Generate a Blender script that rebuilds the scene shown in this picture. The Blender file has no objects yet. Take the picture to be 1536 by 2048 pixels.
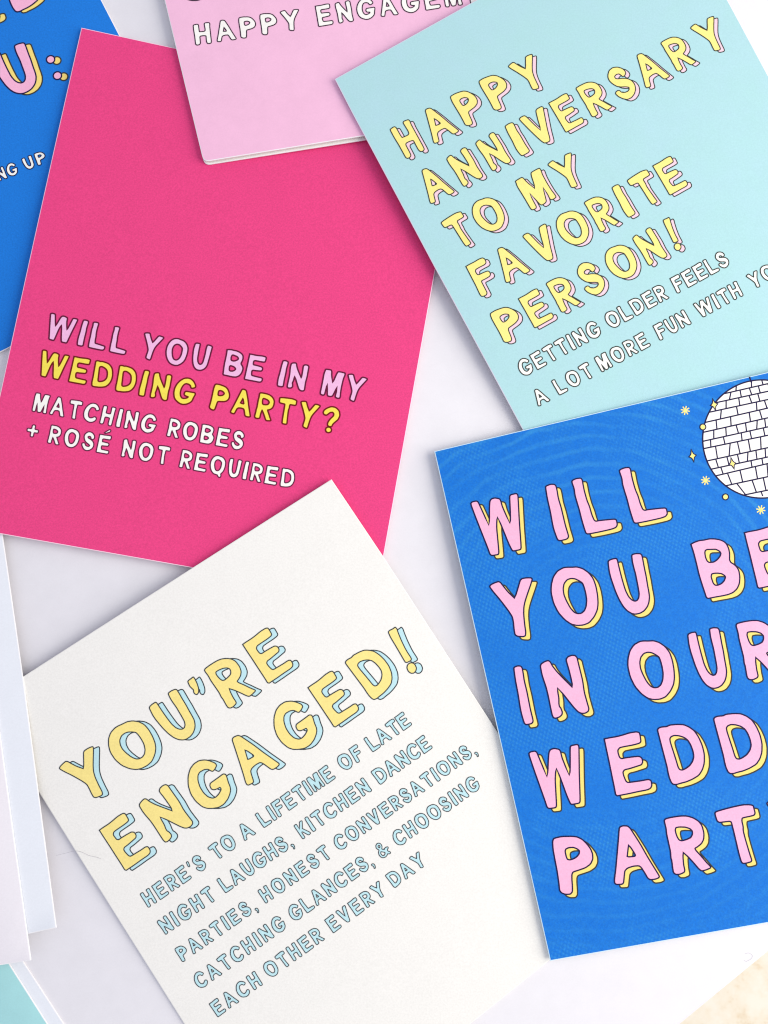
import bpy, math, random
import numpy as np
from mathutils import Vector, Matrix
from mathutils.geometry import delaunay_2d_cdt

# ------------------------------------------------------------------ camera, world, light
S = bpy.context.scene
COL = S.collection
MM = 0.001
FPX, PITCH = 1800.0, math.radians(5.0)      # focal length in photo pixels, tilt from straight down
DIST = 241.6 * MM                           # camera to the board
cam_d = bpy.data.cameras.new("camera")
cam = bpy.data.objects.new("camera", cam_d); COL.objects.link(cam)
CAM = Vector((0, -DIST * math.sin(PITCH), DIST * math.cos(PITCH)))
cam.location = CAM; cam.rotation_euler = (PITCH, 0, 0)
cam_d.sensor_fit = 'VERTICAL'; cam_d.sensor_height = 24.0
cam_d.lens = 24.0 * FPX / 2048.0
cam_d.clip_start = 0.005; cam_d.clip_end = 20
cam_d.dof.use_dof = True; cam_d.dof.focus_distance = DIST - 0.001; cam_d.dof.aperture_fstop = 14.0
S.camera = cam
S.render.resolution_x, S.render.resolution_y = 768, 1024
S.cycles.filter_width = 1.15

W = bpy.data.worlds.new("World"); S.world = W; W.use_nodes = True
bg = W.node_tree.nodes["Background"]
bg.inputs[0].default_value = (0.84, 0.87, 1.0, 1); bg.inputs[1].default_value = 0.73

def area(name, loc, aim, size, power, col):
    l = bpy.data.lights.new(name, 'AREA'); l.shape = 'SQUARE'; l.size = size
    l.energy = power; l.color = col
    o = bpy.data.objects.new(name, l); COL.objects.link(o); o.location = loc
    o.rotation_euler = (Vector(aim) - Vector(loc)).to_track_quat('-Z', 'Y').to_euler()
    return o
area("window_light", (0.56, -0.02, 0.34), (0.0, 0.0, 0.0), 0.56, 5.25, (1.0, 0.958, 0.845))
S.view_settings.view_transform = 'Standard'; S.view_settings.look = 'None'
S.view_settings.exposure = 0.0; S.view_settings.gamma = 1.0
try: S.view_settings.use_curve_mapping = False
except Exception: pass

# ------------------------------------------------------------------ geometry helpers
cp, sp = math.cos(PITCH), math.sin(PITCH)
def ray(u, v):
    x, y, z = (u - 768) / FPX, -(v - 1024) / FPX, -1.0
    return Vector((x, y * cp - z * sp, y * sp + z * cp))
class Plane:                                 # z = a + b x + c y (metres)
    def __init__(s, pts):                    # three (u, v, z_mm)
        P = [at0(u, v, z * MM) for u, v, z in pts]
        A = np.array([[1, p.x, p.y] for p in P]); s.k = np.linalg.solve(A, np.array([p.z for p in P]))
    bow = None                               # gentle arch of the paper: (height, centre, direction, half length)
    def arch(s, x, y):
        if not s.bow: return 0.0
        h, c, d, L = s.bow
        t = ((x - c[0]) * d[0] + (y - c[1]) * d[1]) / L
        return h * (1 - min(t * t, 1.3))
    def z(s, x, y): return float(s.k[0] + s.k[1] * x + s.k[2] * y) + s.arch(x, y)
    def at(s, u, v, dz=0.0):                 # where the line of sight meets the surface
        d = ray(u, v); a, b, c = s.k; e = 0.0
        for _ in range(4):
            t = (a + dz + e + b * CAM.x + c * CAM.y - CAM.z) / (d.z - b * d.x - c * d.y)
            p = CAM + d * t; e = s.arch(p.x, p.y)
            if not s.bow: break
        return p
    def up(s, dz):
        q = Plane.__new__(Plane); q.k = s.k + np.array([dz, 0, 0]); q.bow = s.bow; return q
def at0(u, v, z=0.0):
    d = ray(u, v); return CAM + d * ((z - CAM.z) / d.z)

def link(name, verts, faces, mats, fm=None, parent=None, origin=None, smooth=False):
    o0 = Vector(origin) if origin is not None else Vector((0, 0, 0))
    me = bpy.data.meshes.new(name)
    me.from_pydata([tuple(Vector(v) - o0) for v in verts], [], faces)
    for m in mats: me.materials.append(m)
    if fm: me.polygons.foreach_set("material_index", fm)
    if smooth: me.polygons.foreach_set("use_smooth", [True] * len(me.polygons))
    me.update()
    o = bpy.data.objects.new(name, me); COL.objects.link(o)
    if parent: o.parent = parent
    else: o.location = o0
    return o
def thing(name, label, cat, loc, group=None):
    o = bpy.data.objects.new(name, None); COL.objects.link(o); o.location = loc
    o.empty_display_size = 0.02
    o["label"] = label; o["category"] = cat
    if group: o["group"] = group
    return o

def inset(poly, d):                          # inward offset of a counter-clockwise convex outline
    n = len(poly); out = []
    for i in range(n):
        p0, p1, p2 = poly[i - 1], poly[i], poly[(i + 1) % n]
        e1 = (p1 - p0).normalized(); e2 = (p2 - p1).normalized()
        n1 = Vector((-e1.y, e1.x)); n2 = Vector((-e2.y, e2.x))
        m = n1 + n2; k = m.dot(n1)
        out.append(p1 + m * (d / max(k, 0.2)))
    return out
def slab(name, outline, plane, z0, th, mats, parent, bev=0.2 * MM, label=None, sag=None, n=10):
    """a leaf of paper: outline (2D, ccw), underside at plane+z0, thickness th; the rim is the bare paper core"""
    o = parent.location if parent else Vector((0, 0, 0))
    pts = []                                  # densify the edges
    m = len(outline)
    for i in range(m):
        a, b = outline[i], outline[(i + 1) % m]
        for k in range(n): pts.append(a.lerp(b, k / n))
    inn = inset(pts, bev); N = len(pts)
    zf = lambda p: plane.z(p.x, p.y) + (sag(p) if sag else 0)
    rings = [[(p.x, p.y, zf(p) + z0) for p in pts],
             [(p.x, p.y, zf(p) + z0 + th - bev * 0.3) for p in pts],
             [(p.x, p.y, zf(p) + z0 + th) for p in inn]]
    V = [v for r in rings for v in r]; F = []; M = []
    for r in range(2):
        for i in range(N):
            j = (i + 1) % N
            F.append((r * N + i, r * N + j, (r + 1) * N + j, (r + 1) * N + i)); M.append(1)
    F.append(tuple(reversed(range(N)))); M.append(1)
    nside = len(F)
    if plane.bow:                            # a fine grid inside the rim carries the arch
        xs = [p.x for p in inn]; ys = [p.y for p in inn]; st = 0.004
        extra = []
        A = [inn[i] for i in range(N)]
        for gx in np.arange(min(xs), max(xs), st):
            for gy in np.arange(min(ys), max(ys), st):
                ok = all((A[(i + 1) % N].x - A[i].x) * (gy - A[i].y) - (A[(i + 1) % N].y - A[i].y) * (gx - A[i].x) > st * 0.3 * (A[(i + 1) % N] - A[i]).length for i in range(0, N))
                if ok: extra.append(Vector((gx, gy)))
        vs, es, fs, *_ = delaunay_2d_cdt(list(inn) + extra, [(i, (i + 1) % N) for i in range(N)], [], 1, 1e-7)
        o2 = len(V)
        V += [(v.x, v.y, zf(v) + z0 + th) for v in vs]
        for f in fs: F.append(tuple(i + o2 for i in f)); M.append(0)
    else:
        F.append(tuple(range(2 * N, 3 * N))); M.append(0)
    ob = link(name, V, F, mats, M, parent, o)
    ob.data.polygons.foreach_set("use_smooth", [False] * nside + [True] * (len(F) - nside))
    if label: ob["label"] = label
    return ob

# ------------------------------------------------------------------ materials
def srgb(r, g, b):
    f = lambda c: (c / 255 / 12.92) if c / 255 <= 0.04045 else ((c / 255 + 0.055) / 1.055) ** 2.4
    return (f(r), f(g), f(b), 1)
def paper(name, col, col2=None, grain=0.05, rough=0.7, bump=0.10, mottle=0.03, spec=0.25, rings=None):
    m = bpy.data.materials.new(name); m.use_nodes = True
    nt = m.node_tree; N = nt.nodes; L = nt.links
    b = N["Principled BSDF"]; b.inputs["Roughness"].default_value = rough
    b.inputs["Specular IOR Level"].default_value = spec
    g = N.new("ShaderNodeNewGeometry")
    def noise(scale, detail, w=0.5):
        n = N.new("ShaderNodeTexNoise"); n.inputs["Scale"].default_value = scale
        n.inputs["Detail"].default_value = detail; n.inputs["Roughness"].default_value = w
        L.new(g.outputs["Position"], n.inputs["Vector"]); return n
    fine = noise(2200, 2.0, 0.6); mid = noise(160, 4.0, 0.65)
    def mapr(src, lo, hi, a=0.3, c=0.7):
        r = N.new("ShaderNodeMapRange"); r.inputs[1].default_value = a; r.inputs[2].default_value = c
        r.inputs[3].default_value = lo; r.inputs[4].default_value = hi
        L.new(src, r.inputs[0]); return r.outputs[0]
    f1 = mapr(fine.outputs[0], 1 - grain, 1 + grain); f2 = mapr(mid.outputs[0], 1 - mottle, 1 + mottle)
    mul = N.new("ShaderNodeMath"); mul.operation = 'MULTIPLY'; L.new(f1, mul.inputs[0]); L.new(f2, mul.inputs[1])
    base = None
    if col2:
        mx = N.new("ShaderNodeMix"); mx.data_type = 'RGBA'
        mx.inputs[6].default_value = srgb(*col); mx.inputs[7].default_value = srgb(*col2)
        if rings:
            c, r0, per = rings
            sub = N.new("ShaderNodeVectorMath"); sub.operation = 'DISTANCE'
            wob = noise(35, 3.0); add = N.new("ShaderNodeMath"); add.operation = 'MULTIPLY_ADD'
            L.new(g.outputs["Position"], sub.inputs[0]); sub.inputs[1].default_value = c
            add.inputs[1].default_value = 0.008; L.new(wob.outputs[0], add.inputs[0]); L.new(sub.outputs["Value"], add.inputs[2])
            sn = N.new("ShaderNodeMath"); sn.operation = 'MULTIPLY'; sn.inputs[1].default_value = 2 * math.pi / per
            L.new(add.outputs[0], sn.inputs[0])
            si = N.new("ShaderNodeMath"); si.operation = 'SINE'; L.new(sn.outputs[0], si.inputs[0])
            st = mapr(si.outputs[0], 0, 1, 0.2, 1.0)
            pat = noise(30, 3.0, 0.6); pm = mapr(pat.outputs[0], 0.1, 0.8, 0.38, 0.7)
            q = N.new("ShaderNodeMath"); q.operation = 'MULTIPLY'; L.new(st, q.inputs[0]); L.new(pm, q.inputs[1])
            far = mapr(sub.outputs["Value"], 0.25, 1, 0.035, 0.06)
            q2 = N.new("ShaderNodeMath"); q2.operation = 'MULTIPLY'; L.new(q.outputs[0], q2.inputs[0]); L.new(far, q2.inputs[1])
            sx = N.new("ShaderNodeSeparateXYZ"); L.new(g.outputs["Position"], sx.inputs[0])
            north = mapr(sx.outputs[1], 0.3, 1, c[1] + 0.018, c[1] + 0.04)   # the printed ripples fade out lower on the card
            q5 = N.new("ShaderNodeMath"); q5.operation = 'MULTIPLY'; L.new(q2.outputs[0], q5.inputs[0]); L.new(north, q5.inputs[1]); q2 = q5
            m3 = noise(900, 3.0, 0.8); mm = mapr(m3.outputs[0], 0.0, 0.22, 0.4, 0.7)
            # a fine halftone beat: two crossed waves about a millimetre apart
            acc_ = None
            for dx_, dy_, pp in ((0.92, 0.39, 0.0012), (-0.45, 0.89, 0.0016)):
                dt = N.new("ShaderNodeVectorMath"); dt.operation = 'DOT_PRODUCT'; L.new(g.outputs["Position"], dt.inputs[0]); dt.inputs[1].default_value = (dx_ * 6.2832 / pp, dy_ * 6.2832 / pp, 0)
                sn2 = N.new("ShaderNodeMath"); sn2.operation = 'SINE'; L.new(dt.outputs["Value"], sn2.inputs[0])
                if acc_ is None: acc_ = sn2
                else:
                    ml = N.new("ShaderNodeMath"); ml.operation = 'MULTIPLY'; L.new(acc_.outputs[0], ml.inputs[0]); L.new(sn2.outputs[0], ml.inputs[1]); acc_ = ml
            beat = mapr(acc_.outputs[0], 0, 0.5, -0.2, 1.0); pat2 = noise(45, 2.0)
            bm = N.new("ShaderNodeMath"); bm.operation = 'MULTIPLY'; L.new(beat, bm.inputs[0]); L.new(mapr(pat2.outputs[0], 0, 1, 0.42, 0.62), bm.inputs[1])
            q6 = N.new("ShaderNodeMath"); q6.operation = 'ADD'; L.new(q2.outputs[0], q6.inputs[0]); L.new(bm.outputs[0], q6.inputs[1]); q2 = q6
            q3 = N.new("ShaderNodeMath"); q3.operation = 'ADD'; L.new(q2.outputs[0], q3.inputs[0]); L.new(mm, q3.inputs[1])
            q4 = N.new("ShaderNodeMath"); q4.operation = 'MULTIPLY'; q4.inputs[1].default_value = 0.5; L.new(q3.outputs[0], q4.inputs[0])
            L.new(q4.outputs[0], mx.inputs[0])
        else:
            m3 = noise(90, 5.0, 0.7); L.new(mapr(m3.outputs[0], 0, 1, 0.35, 0.7), mx.inputs[0])
        base = mx.outputs[2]
    hs = N.new("ShaderNodeVectorMath"); hs.operation = 'SCALE'
    if base: L.new(base, hs.inputs[0])
    else: hs.inputs[0].default_value = srgb(*col)[:3]
    L.new(mul.outputs[0], hs.inputs["Scale"]); L.new(hs.outputs[0], b.inputs["Base Color"])
    if bump:
        bp = N.new("ShaderNodeBump"); bp.inputs["Strength"].default_value = bump; bp.inputs["Distance"].default_value = 0.00006
        tooth = noise(1300, 3.0, 0.6); L.new(tooth.outputs[0], bp.inputs["Height"]); L.new(bp.outputs[0], b.inputs["Normal"])
    return m

M_core = paper("paper_core", (236, 234, 236), grain=0.02)
M_white = paper("white_card_stock", (240, 237, 231), grain=0.04, mottle=0.012)
M_white_bluelit = paper("white_stock_blue_lit", (224, 227, 234), grain=0.02, mottle=0.01)  # plain white stock, the bluish light at the left mixed into its colour
M_blush = paper("soft_white_stock", (232, 227, 232), grain=0.02, mottle=0.01)
M_board = paper("white_board", (230, 227, 231), grain=0.012, mottle=0.02, rough=0.5, bump=0.03)
M_pink = paper("hot_pink_print", (232, 66, 129), grain=0.10, mottle=0.015, bump=0.06)
M_lilac = paper("soft_pink_print", (242, 188, 216), grain=0.02)
M_teal = paper("pale_aqua_print", (172, 214, 216), (174, 213, 220), grain=0.035, mottle=0.01)
M_aqua = paper("aqua_print", (164, 214, 216), grain=0.025)
M_blueL = paper("bright_blue_print", (18, 118, 212), grain=0.10, mottle=0.02)
ringc = at0(1195, 1315)
M_blueR = paper("mottled_blue_print", (4, 110, 206), (72, 170, 212), grain=0.10, mottle=0.015,
                rings=((ringc.x, ringc.y, 0.002), 0.05, 0.0036))
pr = lambda n, c, g=0.05: paper(n, c, grain=g, bump=0.05)
M_yel = pr("yellow_ink", (246, 219, 122)); M_yel2 = pr("pale_yellow_ink", (247, 230, 136))
M_pk = pr("pale_pink_ink", (246, 180, 210)); M_rose = pr("blush_ink", (238, 204, 216))
M_wht = pr("white_ink", (246, 243, 236)); M_sky = pr("light_blue_ink", (190, 226, 231)); M_yel3 = pr("strong_yellow_ink", (242, 222, 84))
M_lav = pr("lavender_pink_ink", (238, 184, 220))
M_navy = pr("navy_line", (20, 8, 66), 0); M_olive = pr("dark_grey_line", (52, 56, 52), 0)
M_char = pr("charcoal_line", (58, 64, 68), 0); M_maroon = pr("maroon_line", (98, 8, 52), 0)
M_brown = pr("brown_line", (110, 14, 6), 0); M_plum = pr("plum_line", (54, 30, 50), 0); M_wine = pr("wine_line", (98, 26, 64), 0)

# ------------------------------------------------------------------ the setting
def board_pt(u, v, z=0.0): return at0(u, v, z)
TH = 5.0 * MM
ol = [(-700, 2587), (700, 2587), (1354, 2048), (1536, 1898), (2200, 1351), (2200, -700), (-700, -700)]
ol2 = [Vector(at0(u, v).xy) for u, v in ol]
flat = Plane([(0, 0, 0), (1000, 0, 0), (0, 1000, 0)])
bo = slab("tabletop", ol2, flat, -TH, TH, [M_board, M_board], None, bev=0.25 * MM, n=1)
bo["kind"] = "structure"
# the thin lip that runs along the front edge of the board, a hair lower than its top
e0, e1 = at0(700, 2587), at0(2200, 1351)
ev = (e1 - e0).normalized(); en = Vector((ev.y, -ev.x, 0))
lip = [Vector((e0 + en * 0.02 * MM).xy), Vector((e0 + en * 0.5 * MM).xy), Vector((e1 + en * 0.5 * MM).xy), Vector((e1 + en * 0.02 * MM).xy)]
lp = slab("tabletop_edge", lip, flat, -TH + 0.1 * MM, TH - 0.35 * MM, [M_board, M_board], None, bev=0.1 * MM, n=1)
lp["kind"] = "structure"

mf = bpy.data.materials.new("beige_rug"); mf.use_nodes = True
nt = mf.node_tree; b = nt.nodes["Principled BSDF"]; b.inputs["Roughness"].default_value = 0.95
g = nt.nodes.new("ShaderNodeNewGeometry")
n1 = nt.nodes.new("ShaderNodeTexNoise"); n1.inputs["Scale"].default_value = 95; n1.inputs["Detail"].default_value = 9; n1.inputs["Roughness"].default_value = 0.68
nt.links.new(g.outputs["Position"], n1.inputs["Vector"])
cr = nt.nodes.new("ShaderNodeValToRGB")
cr.color_ramp.elements[0].position = 0.33; cr.color_ramp.elements[0].color = srgb(214, 192, 158)
cr.color_ramp.elements[1].position = 0.58; cr.color_ramp.elements[1].color = srgb(232, 225, 212)
e = cr.color_ramp.elements.new(0.45); e.color = srgb(228, 218, 200)
nt.links.new(n1.outputs[0], cr.inputs[0]); nt.links.new(cr.outputs[0], b.inputs["Base Color"])
FZ = -0.14
V = []; F = []
K = 60
rnd = random.Random(3)
for j in range(K + 1):
    for i in range(K + 1):
        V.append((-1.2 + 2.4 * i / K, -1.2 + 2.4 * j / K, FZ + rnd.uniform(0, 0.004)))
for j in range(K):
    for i in range(K):
        a = j * (K + 1) + i; F.append((a, a + 1, a + K + 2, a + K + 1))
fl = link("floor", V, F, [mf], smooth=True); fl["kind"] = "structure"

# ------------------------------------------------------------------ hand-drawn alphabet
# each glyph: (tilt of its baseline in degrees, (bottom, top), contours); a third value marks a sharp corner
s_ = 1
GL = {
'W': (12.6, (0, 1), [[(315,570),(330,555),(372,546),(388,555),(400,580),(440,660),(475,732,1),(484,690),(490,600),(497,545),(512,525),(545,515),(590,520),(600,535),(612,580),(640,640),(674,708,1),(682,680),(685,600),(686,500),(695,485),(750,472),(765,482),(765,560),(764,700),(768,890),(760,908),(690,922),(678,912),(650,860),(590,720),(561,664,1),(553,690),(548,750),(553,850),(557,940),(548,955),(488,965),(472,955),(455,910),(400,780),(350,660)]]),
'I': (12.6, (0, 1), [[(883,440),(892,430),(925,418),(955,418),(968,430),(975,460),(985,530),(1005,600),(1018,660),(1035,740),(1058,820),(1055,835),(1040,848),(985,860),(970,852),(960,830),(940,770),(930,720),(918,640),(895,530)]]),
'L': (12.6, (0, 1), [[(1087,395),(1095,383),(1125,370),(1160,366),(1172,378),(1177,410),(1185,460),(1205,540),(1225,590),(1240,650),(1258,695),(1272,703),(1300,697),(1425,684),(1438,692),(1444,730),(1430,750),(1400,762),(1300,785),(1205,803),(1190,797),(1183,780),(1160,700),(1140,610),(1120,540),(1110,500),(1105,450)]]),
'Y': (11.6, (0, 1), [[(461,1210),(470,1195),(500,1180),(530,1170),(545,1178),(565,1205),(600,1250),(648,1297,1),(662,1270),(680,1210),(695,1160),(708,1148),(740,1142),(778,1142),(786,1152),(775,1190),(750,1260),(730,1320),(720,1365),(718,1420),(725,1500),(733,1560),(730,1585),(715,1593),(670,1590),(652,1578),(645,1540),(640,1480),(632,1440),(600,1390),(540,1310),(490,1250)]]),
'O': (11.6, (-.01, 1.01), [[(932,1270),(935,1210),(952,1150),(985,1105),(1030,1080),(1060,1075),(1100,1075),(1140,1072),(1185,1085),(1230,1115),(1265,1160),(1285,1220),(1296,1290),(1298,1350),(1290,1400),(1265,1450),(1225,1495),(1180,1513),(1130,1517),(1085,1508),(1035,1475),(985,1420),(950,1350)],
   [(1027,1240),(1035,1200),(1060,1170),(1090,1160),(1120,1162),(1155,1178),(1180,1195),(1192,1225),(1203,1270),(1210,1320),(1205,1370),(1190,1405),(1165,1425),(1135,1428),(1110,1418),(1080,1385),(1050,1330),(1032,1285)]]),
'U': (11.6, (-.01, 1), [[(68,290),(78,275),(110,262),(150,255),(160,265),(168,300),(185,380),(205,460),(230,550),(260,610),(290,640),(320,652),(345,645),(362,620),(368,580),(360,520),(348,450),(340,400),(322,330),(312,280),(308,225),(318,215),(350,207),(395,207),(410,220),(418,260),(430,340),(445,420),(455,500),(465,560),(470,610),(462,660),(445,700),(410,740),(370,762),(325,772),(290,768),(245,745),(205,705),(165,640),(130,560),(110,500),(90,440),(76,380),(70,320)]]),
'B': (11.6, (0, 1), [[(818,128,1),(850,110),(900,93),(950,87),(1000,75),(1050,75),(1100,82),(1140,98),(1165,120),(1185,165),(1192,210),(1188,270),(1200,295),(1230,312),(1255,335),(1275,370),(1282,430),(1275,490),(1250,540),(1210,575),(1160,595),(1100,608),(1040,618),(965,633,1),(948,625),(935,580),(910,500),(885,410),(865,310),(840,200)],
   [(950,210),(955,185),(975,175),(1020,174),(1060,172),(1095,190),(1108,210),(1100,235),(1070,270),(1035,293),(990,298),(970,285),(955,250)],
   [(1002,430),(1008,405),(1030,398),(1070,396),(1105,400),(1135,418),(1143,432),(1130,465),(1100,495),(1060,510),(1035,508),(1020,490),(1010,460)]]),
'N': (11.8, (0, 1), [[(527,330),(535,310),(565,290),(600,277),(620,288),(640,325),(680,375),(740,435),(824,515,1),(828,490),(815,430),(795,350),(775,285),(772,262),(790,238),(825,225),(855,226),(875,245),(885,290),(905,370),(925,450),(940,560),(965,650),(983,710),(975,735),(945,752),(910,753),(880,740),(840,700),(790,640),(740,580),(688,527,1),(690,560),(700,620),(700,670),(705,695),(718,710),(732,745),(728,770),(705,790),(670,803),(648,798),(635,770),(620,700),(600,600),(580,520),(555,450),(540,400)]]),
'E': (11.0, (0, 1), [[(35,350,1),(80,340),(150,328),(200,315),(270,293),(330,284),(355,290),(362,310),(370,370),(355,385),(300,400),(220,415),(175,425),(158,445),(157,465),(170,510),(188,523),(220,516),(290,506),(350,500),(375,515),(383,550),(370,575),(330,588),(260,610),(215,620),(200,640),(205,670),(225,720),(243,733),(300,725),(370,715),(430,703),(455,712),(462,755),(450,780),(420,795),(330,812),(250,830),(145,850,1),(130,840),(120,780),(100,680),(75,550),(50,430)]]),
'D': (11.0, (0, 1), [[(487,265),(500,248),(530,238),(575,235),(605,220),(680,213),(740,215),(790,235),(840,270),(880,330),(910,400),(928,480),(925,560),(905,620),(870,670),(810,705),(750,730),(690,745),(660,755),(625,755),(608,740),(590,700),(578,650),(570,600),(550,520),(525,420),(500,320)],
   [(602,345),(615,325),(645,313),(690,315),(740,330),(775,355),(800,395),(820,450),(828,500),(815,545),(785,585),(745,612),(715,625),(690,622),(675,600),(655,530),(630,450),(608,380)]]),
'P': (10.5, (0, 1), [[(247,460),(255,440),(275,432),(320,422),(400,420),(440,425),(480,445),(515,480),(545,520),(560,560),(562,600),(545,640),(505,670),(450,690),(410,703),(400,720),(400,760),(405,820),(405,860),(390,880),(350,882),(320,870),(305,850),(300,800),(285,700),(265,600),(250,520)],
   [(345,540),(350,522),(375,510),(410,508),(440,520),(458,535),(455,560),(440,580),(415,598),(385,608),(365,605),(355,585)]]),
'A': (10.2, (0, 1), [[(760,365),(768,348),(790,340),(825,342),(845,360),(870,400),(920,480),(980,590),(1040,690),(1070,740),(1065,752),(1040,763),(1000,768),(980,755),(955,710),(930,670),(912,657),(870,660),(825,675),(805,695),(800,730),(795,790),(785,803),(740,805),(727,795),(724,770),(735,680),(745,560),(755,440)],
   [(832,495,1),(822,583,1),(835,587),(880,583),(886,573),(870,545),(848,510)]]),
'R': (10.4, (0, 1), [[(1105,290),(1115,275),(1160,263),(1230,252),(1280,252),(1330,268),(1370,295),(1395,330),(1410,390),(1408,440),(1390,475),(1360,500),(1340,512),(1350,530),(1390,575),(1430,625),(1463,660),(1460,670),(1425,685),(1395,693),(1375,680),(1330,625),(1290,580),(1252,545,1),(1250,580),(1255,640),(1265,690),(1258,705),(1225,720),(1195,720),(1178,705),(1172,670),(1165,610),(1158,590),(1155,540),(1140,470),(1125,400),(1120,350)],
   [(1190,365),(1195,345),(1225,340),(1270,342),(1305,355),(1322,375),(1322,400),(1310,425),(1280,440),(1240,452),(1220,445),(1205,420),(1195,390)]]),
'T': (10.6, (0, 1), [[(1018,985),(1030,970),(1090,950),(1180,925),(1270,905),(1330,905),(1358,912),(1365,940),(1375,980),(1370,1000),(1345,1010),(1290,1022),(1260,1030),(1258,1060),(1270,1110),(1270,1150),(1290,1230),(1310,1300),(1330,1370),(1348,1425),(1340,1440),(1300,1452),(1270,1455),(1255,1440),(1235,1370),(1210,1260),(1185,1150),(1165,1068),(1150,1060),(1110,1065),(1060,1072),(1040,1060),(1028,1025)]]),
'H': (28.4, (0, 1), [[(83,993),(95,982),(118,968),(132,972),(142,990),(165,1035),(177,1055),(195,1048),(225,1035),(237,1022),(230,1000),(210,965),(193,935),(200,922),(235,908),(248,915),(260,950),(290,1010),(320,1070),(345,1120),(355,1145),(345,1160),(322,1166),(305,1150),(285,1110),(272,1080),(262,1077),(235,1085),(208,1100),(205,1115),(225,1155),(243,1195),(235,1212),(215,1223),(200,1218),(185,1190),(150,1120),(110,1050)]]),
'S': (28.4, (-.01, 1.01), [[(882,385),(882,355),(895,315),(930,287),(975,283),(1015,295),(1040,318),(1048,340),(1035,365),(1018,374),(1003,360),(985,347),(960,352),(942,372),(950,390),(975,395),(1010,388),(1060,390),(1100,410),(1125,445),(1132,490),(1118,535),(1090,570),(1050,588),(1010,580),(970,560),(945,535),(950,515),(970,502),(985,505),(1000,520),(1030,522),(1060,510),(1073,490),(1070,472),(1040,468),(1000,470),(960,465),(920,440),(895,415)]]),
'V': (28.4, (0, 1), [[(1070,915),(1080,900),(1105,888),(1118,892),(1140,915),(1180,960),(1228,1008,1),(1225,980),(1210,930),(1193,855),(1200,838),(1235,818),(1248,825),(1252,850),(1265,920),(1280,1000),(1300,1080),(1298,1098),(1280,1108),(1258,1112),(1235,1095),(1190,1050),(1130,985),(1090,940)]]),
'M': (28.4, (0, 1), [[(783,370,1),(790,362),(835,335),(850,342),(880,380),(948,442,1),(945,410),(920,330),(915,300),(925,288),(985,256),(998,268),(1015,320),(1050,390),(1090,460),(1125,510),(1133,530),(1115,545),(1090,552),(1078,540),(1060,500),(1018,430,1),(1030,480),(1045,540),(1050,565),(1035,585),(1010,597),(995,590),(970,560),(905,480,1),(925,530),(950,580),(965,610),(960,628),(930,638),(915,625),(880,560),(835,480),(800,420)]]),
'F': (28.4, (0, 1), [[(322,1142,1),(350,1125),(400,1100),(440,1075),(475,1062),(495,1072),(508,1105),(495,1125),(450,1148),(412,1170),(408,1190),(425,1218),(440,1220),(480,1200),(520,1185),(535,1190),(547,1215),(538,1235),(500,1258),(465,1275),(463,1285),(480,1320),(500,1360),(513,1388),(505,1408),(480,1420),(460,1420),(445,1400),(410,1320),(370,1240)]]),
'G': (34.4, (-.01, 1.01), [[(588,722),(575,750),(560,768),(545,766),(520,752),(490,755),(455,775),(442,800),(443,840),(460,890),(490,935),(525,965),(560,975),(585,967),(610,940),(627,906),(617,890),(600,900),(570,911),(550,905),(537,880),(540,860),(575,835),(610,810),(638,788),(658,790),(668,810),(680,850),(695,885),(700,910),(695,940),(680,980),(650,1020),(610,1045),(560,1053),(520,1053),(480,1040),(430,1000),(390,945),(368,880),(365,810),(380,750),(410,710),(450,685),(500,680),(540,690),(575,705)]]),
'C': (34.4, (-.01, 1.01), [[(588,722),(575,750),(560,768),(545,766),(520,752),(490,755),(455,775),(442,800),(443,840),(460,890),(490,935),(525,965),(560,975),(590,962),(612,932),(622,900),(640,880),(668,882),(685,900),(692,930),(680,980),(650,1020),(610,1045),(560,1053),(520,1053),(480,1040),(430,1000),(390,945),(368,880),(365,810),(380,750),(410,710),(450,685),(500,680),(540,690),(575,705)]]),
'!': (34.4, (0, 1), [[(1223,172),(1232,160),(1262,145),(1275,133),(1288,145),(1300,180),(1325,240),(1360,310),(1400,370),(1395,385),(1365,400),(1352,397),(1330,360),(1280,275),(1240,210)],
   [(1365,440),(1370,417),(1385,404),(1405,401),(1425,412),(1438,440),(1432,465),(1415,480),(1395,480),(1375,465)]]),
'^': (33.8, (.64, .99), [[(1052,470),(1060,458),(1080,445),(1097,430),(1107,440),(1125,475),(1138,515),(1138,545),(1125,565),(1108,562),(1098,550),(1097,530),(1085,520),(1068,505)]]),
'?': (-11.3, (0, 1), [[(1022,715),(1030,698),(1050,683),(1085,670),(1120,678),(1145,705),(1150,740),(1135,772),(1110,792),(1094,808),(1087,824),(1070,826),(1056,817),(1058,795),(1076,768),(1103,743),(1106,725),(1095,712),(1075,714),(1057,728),(1045,736),(1028,730)],
   [(1041,852),(1046,837),(1062,831),(1078,837),(1085,852),(1080,867),(1062,874),(1046,867)]]),
'K': (0, (0, 1), [[(0,-97),(3,-100),(15,-100),(18,-97),(17,-62,1),(30,-80),(42,-98),(47,-100),(58,-98),(58,-92),(34,-56,1),(62,-8),(60,-2),(48,0),(43,-3),(23,-42),(17,-36,1),(18,-4),(15,0),(4,0),(1,-4)]]),
'&': (0, (0, 1), [[(30,-100),(18,-95),(12,-82),(14,-70),(20,-60),(8,-50),(2,-35),(3,-18),(12,-5),(28,0),(42,-3),(50,-10),(58,-2),(68,-2),(70,-10),(60,-22),(64,-34),(74,-36),(76,-44),(68,-48),(52,-48),(50,-42),(40,-50),(36,-56),(46,-66),(50,-80),(46,-93),(38,-99)],
   [(30,-86),(24,-80),(29,-69),(36,-72),(38,-81),(35,-86)], [(22,-46),(14,-34),(17,-18),(27,-13),(37,-18),(42,-26),(30,-38)]]),
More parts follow.
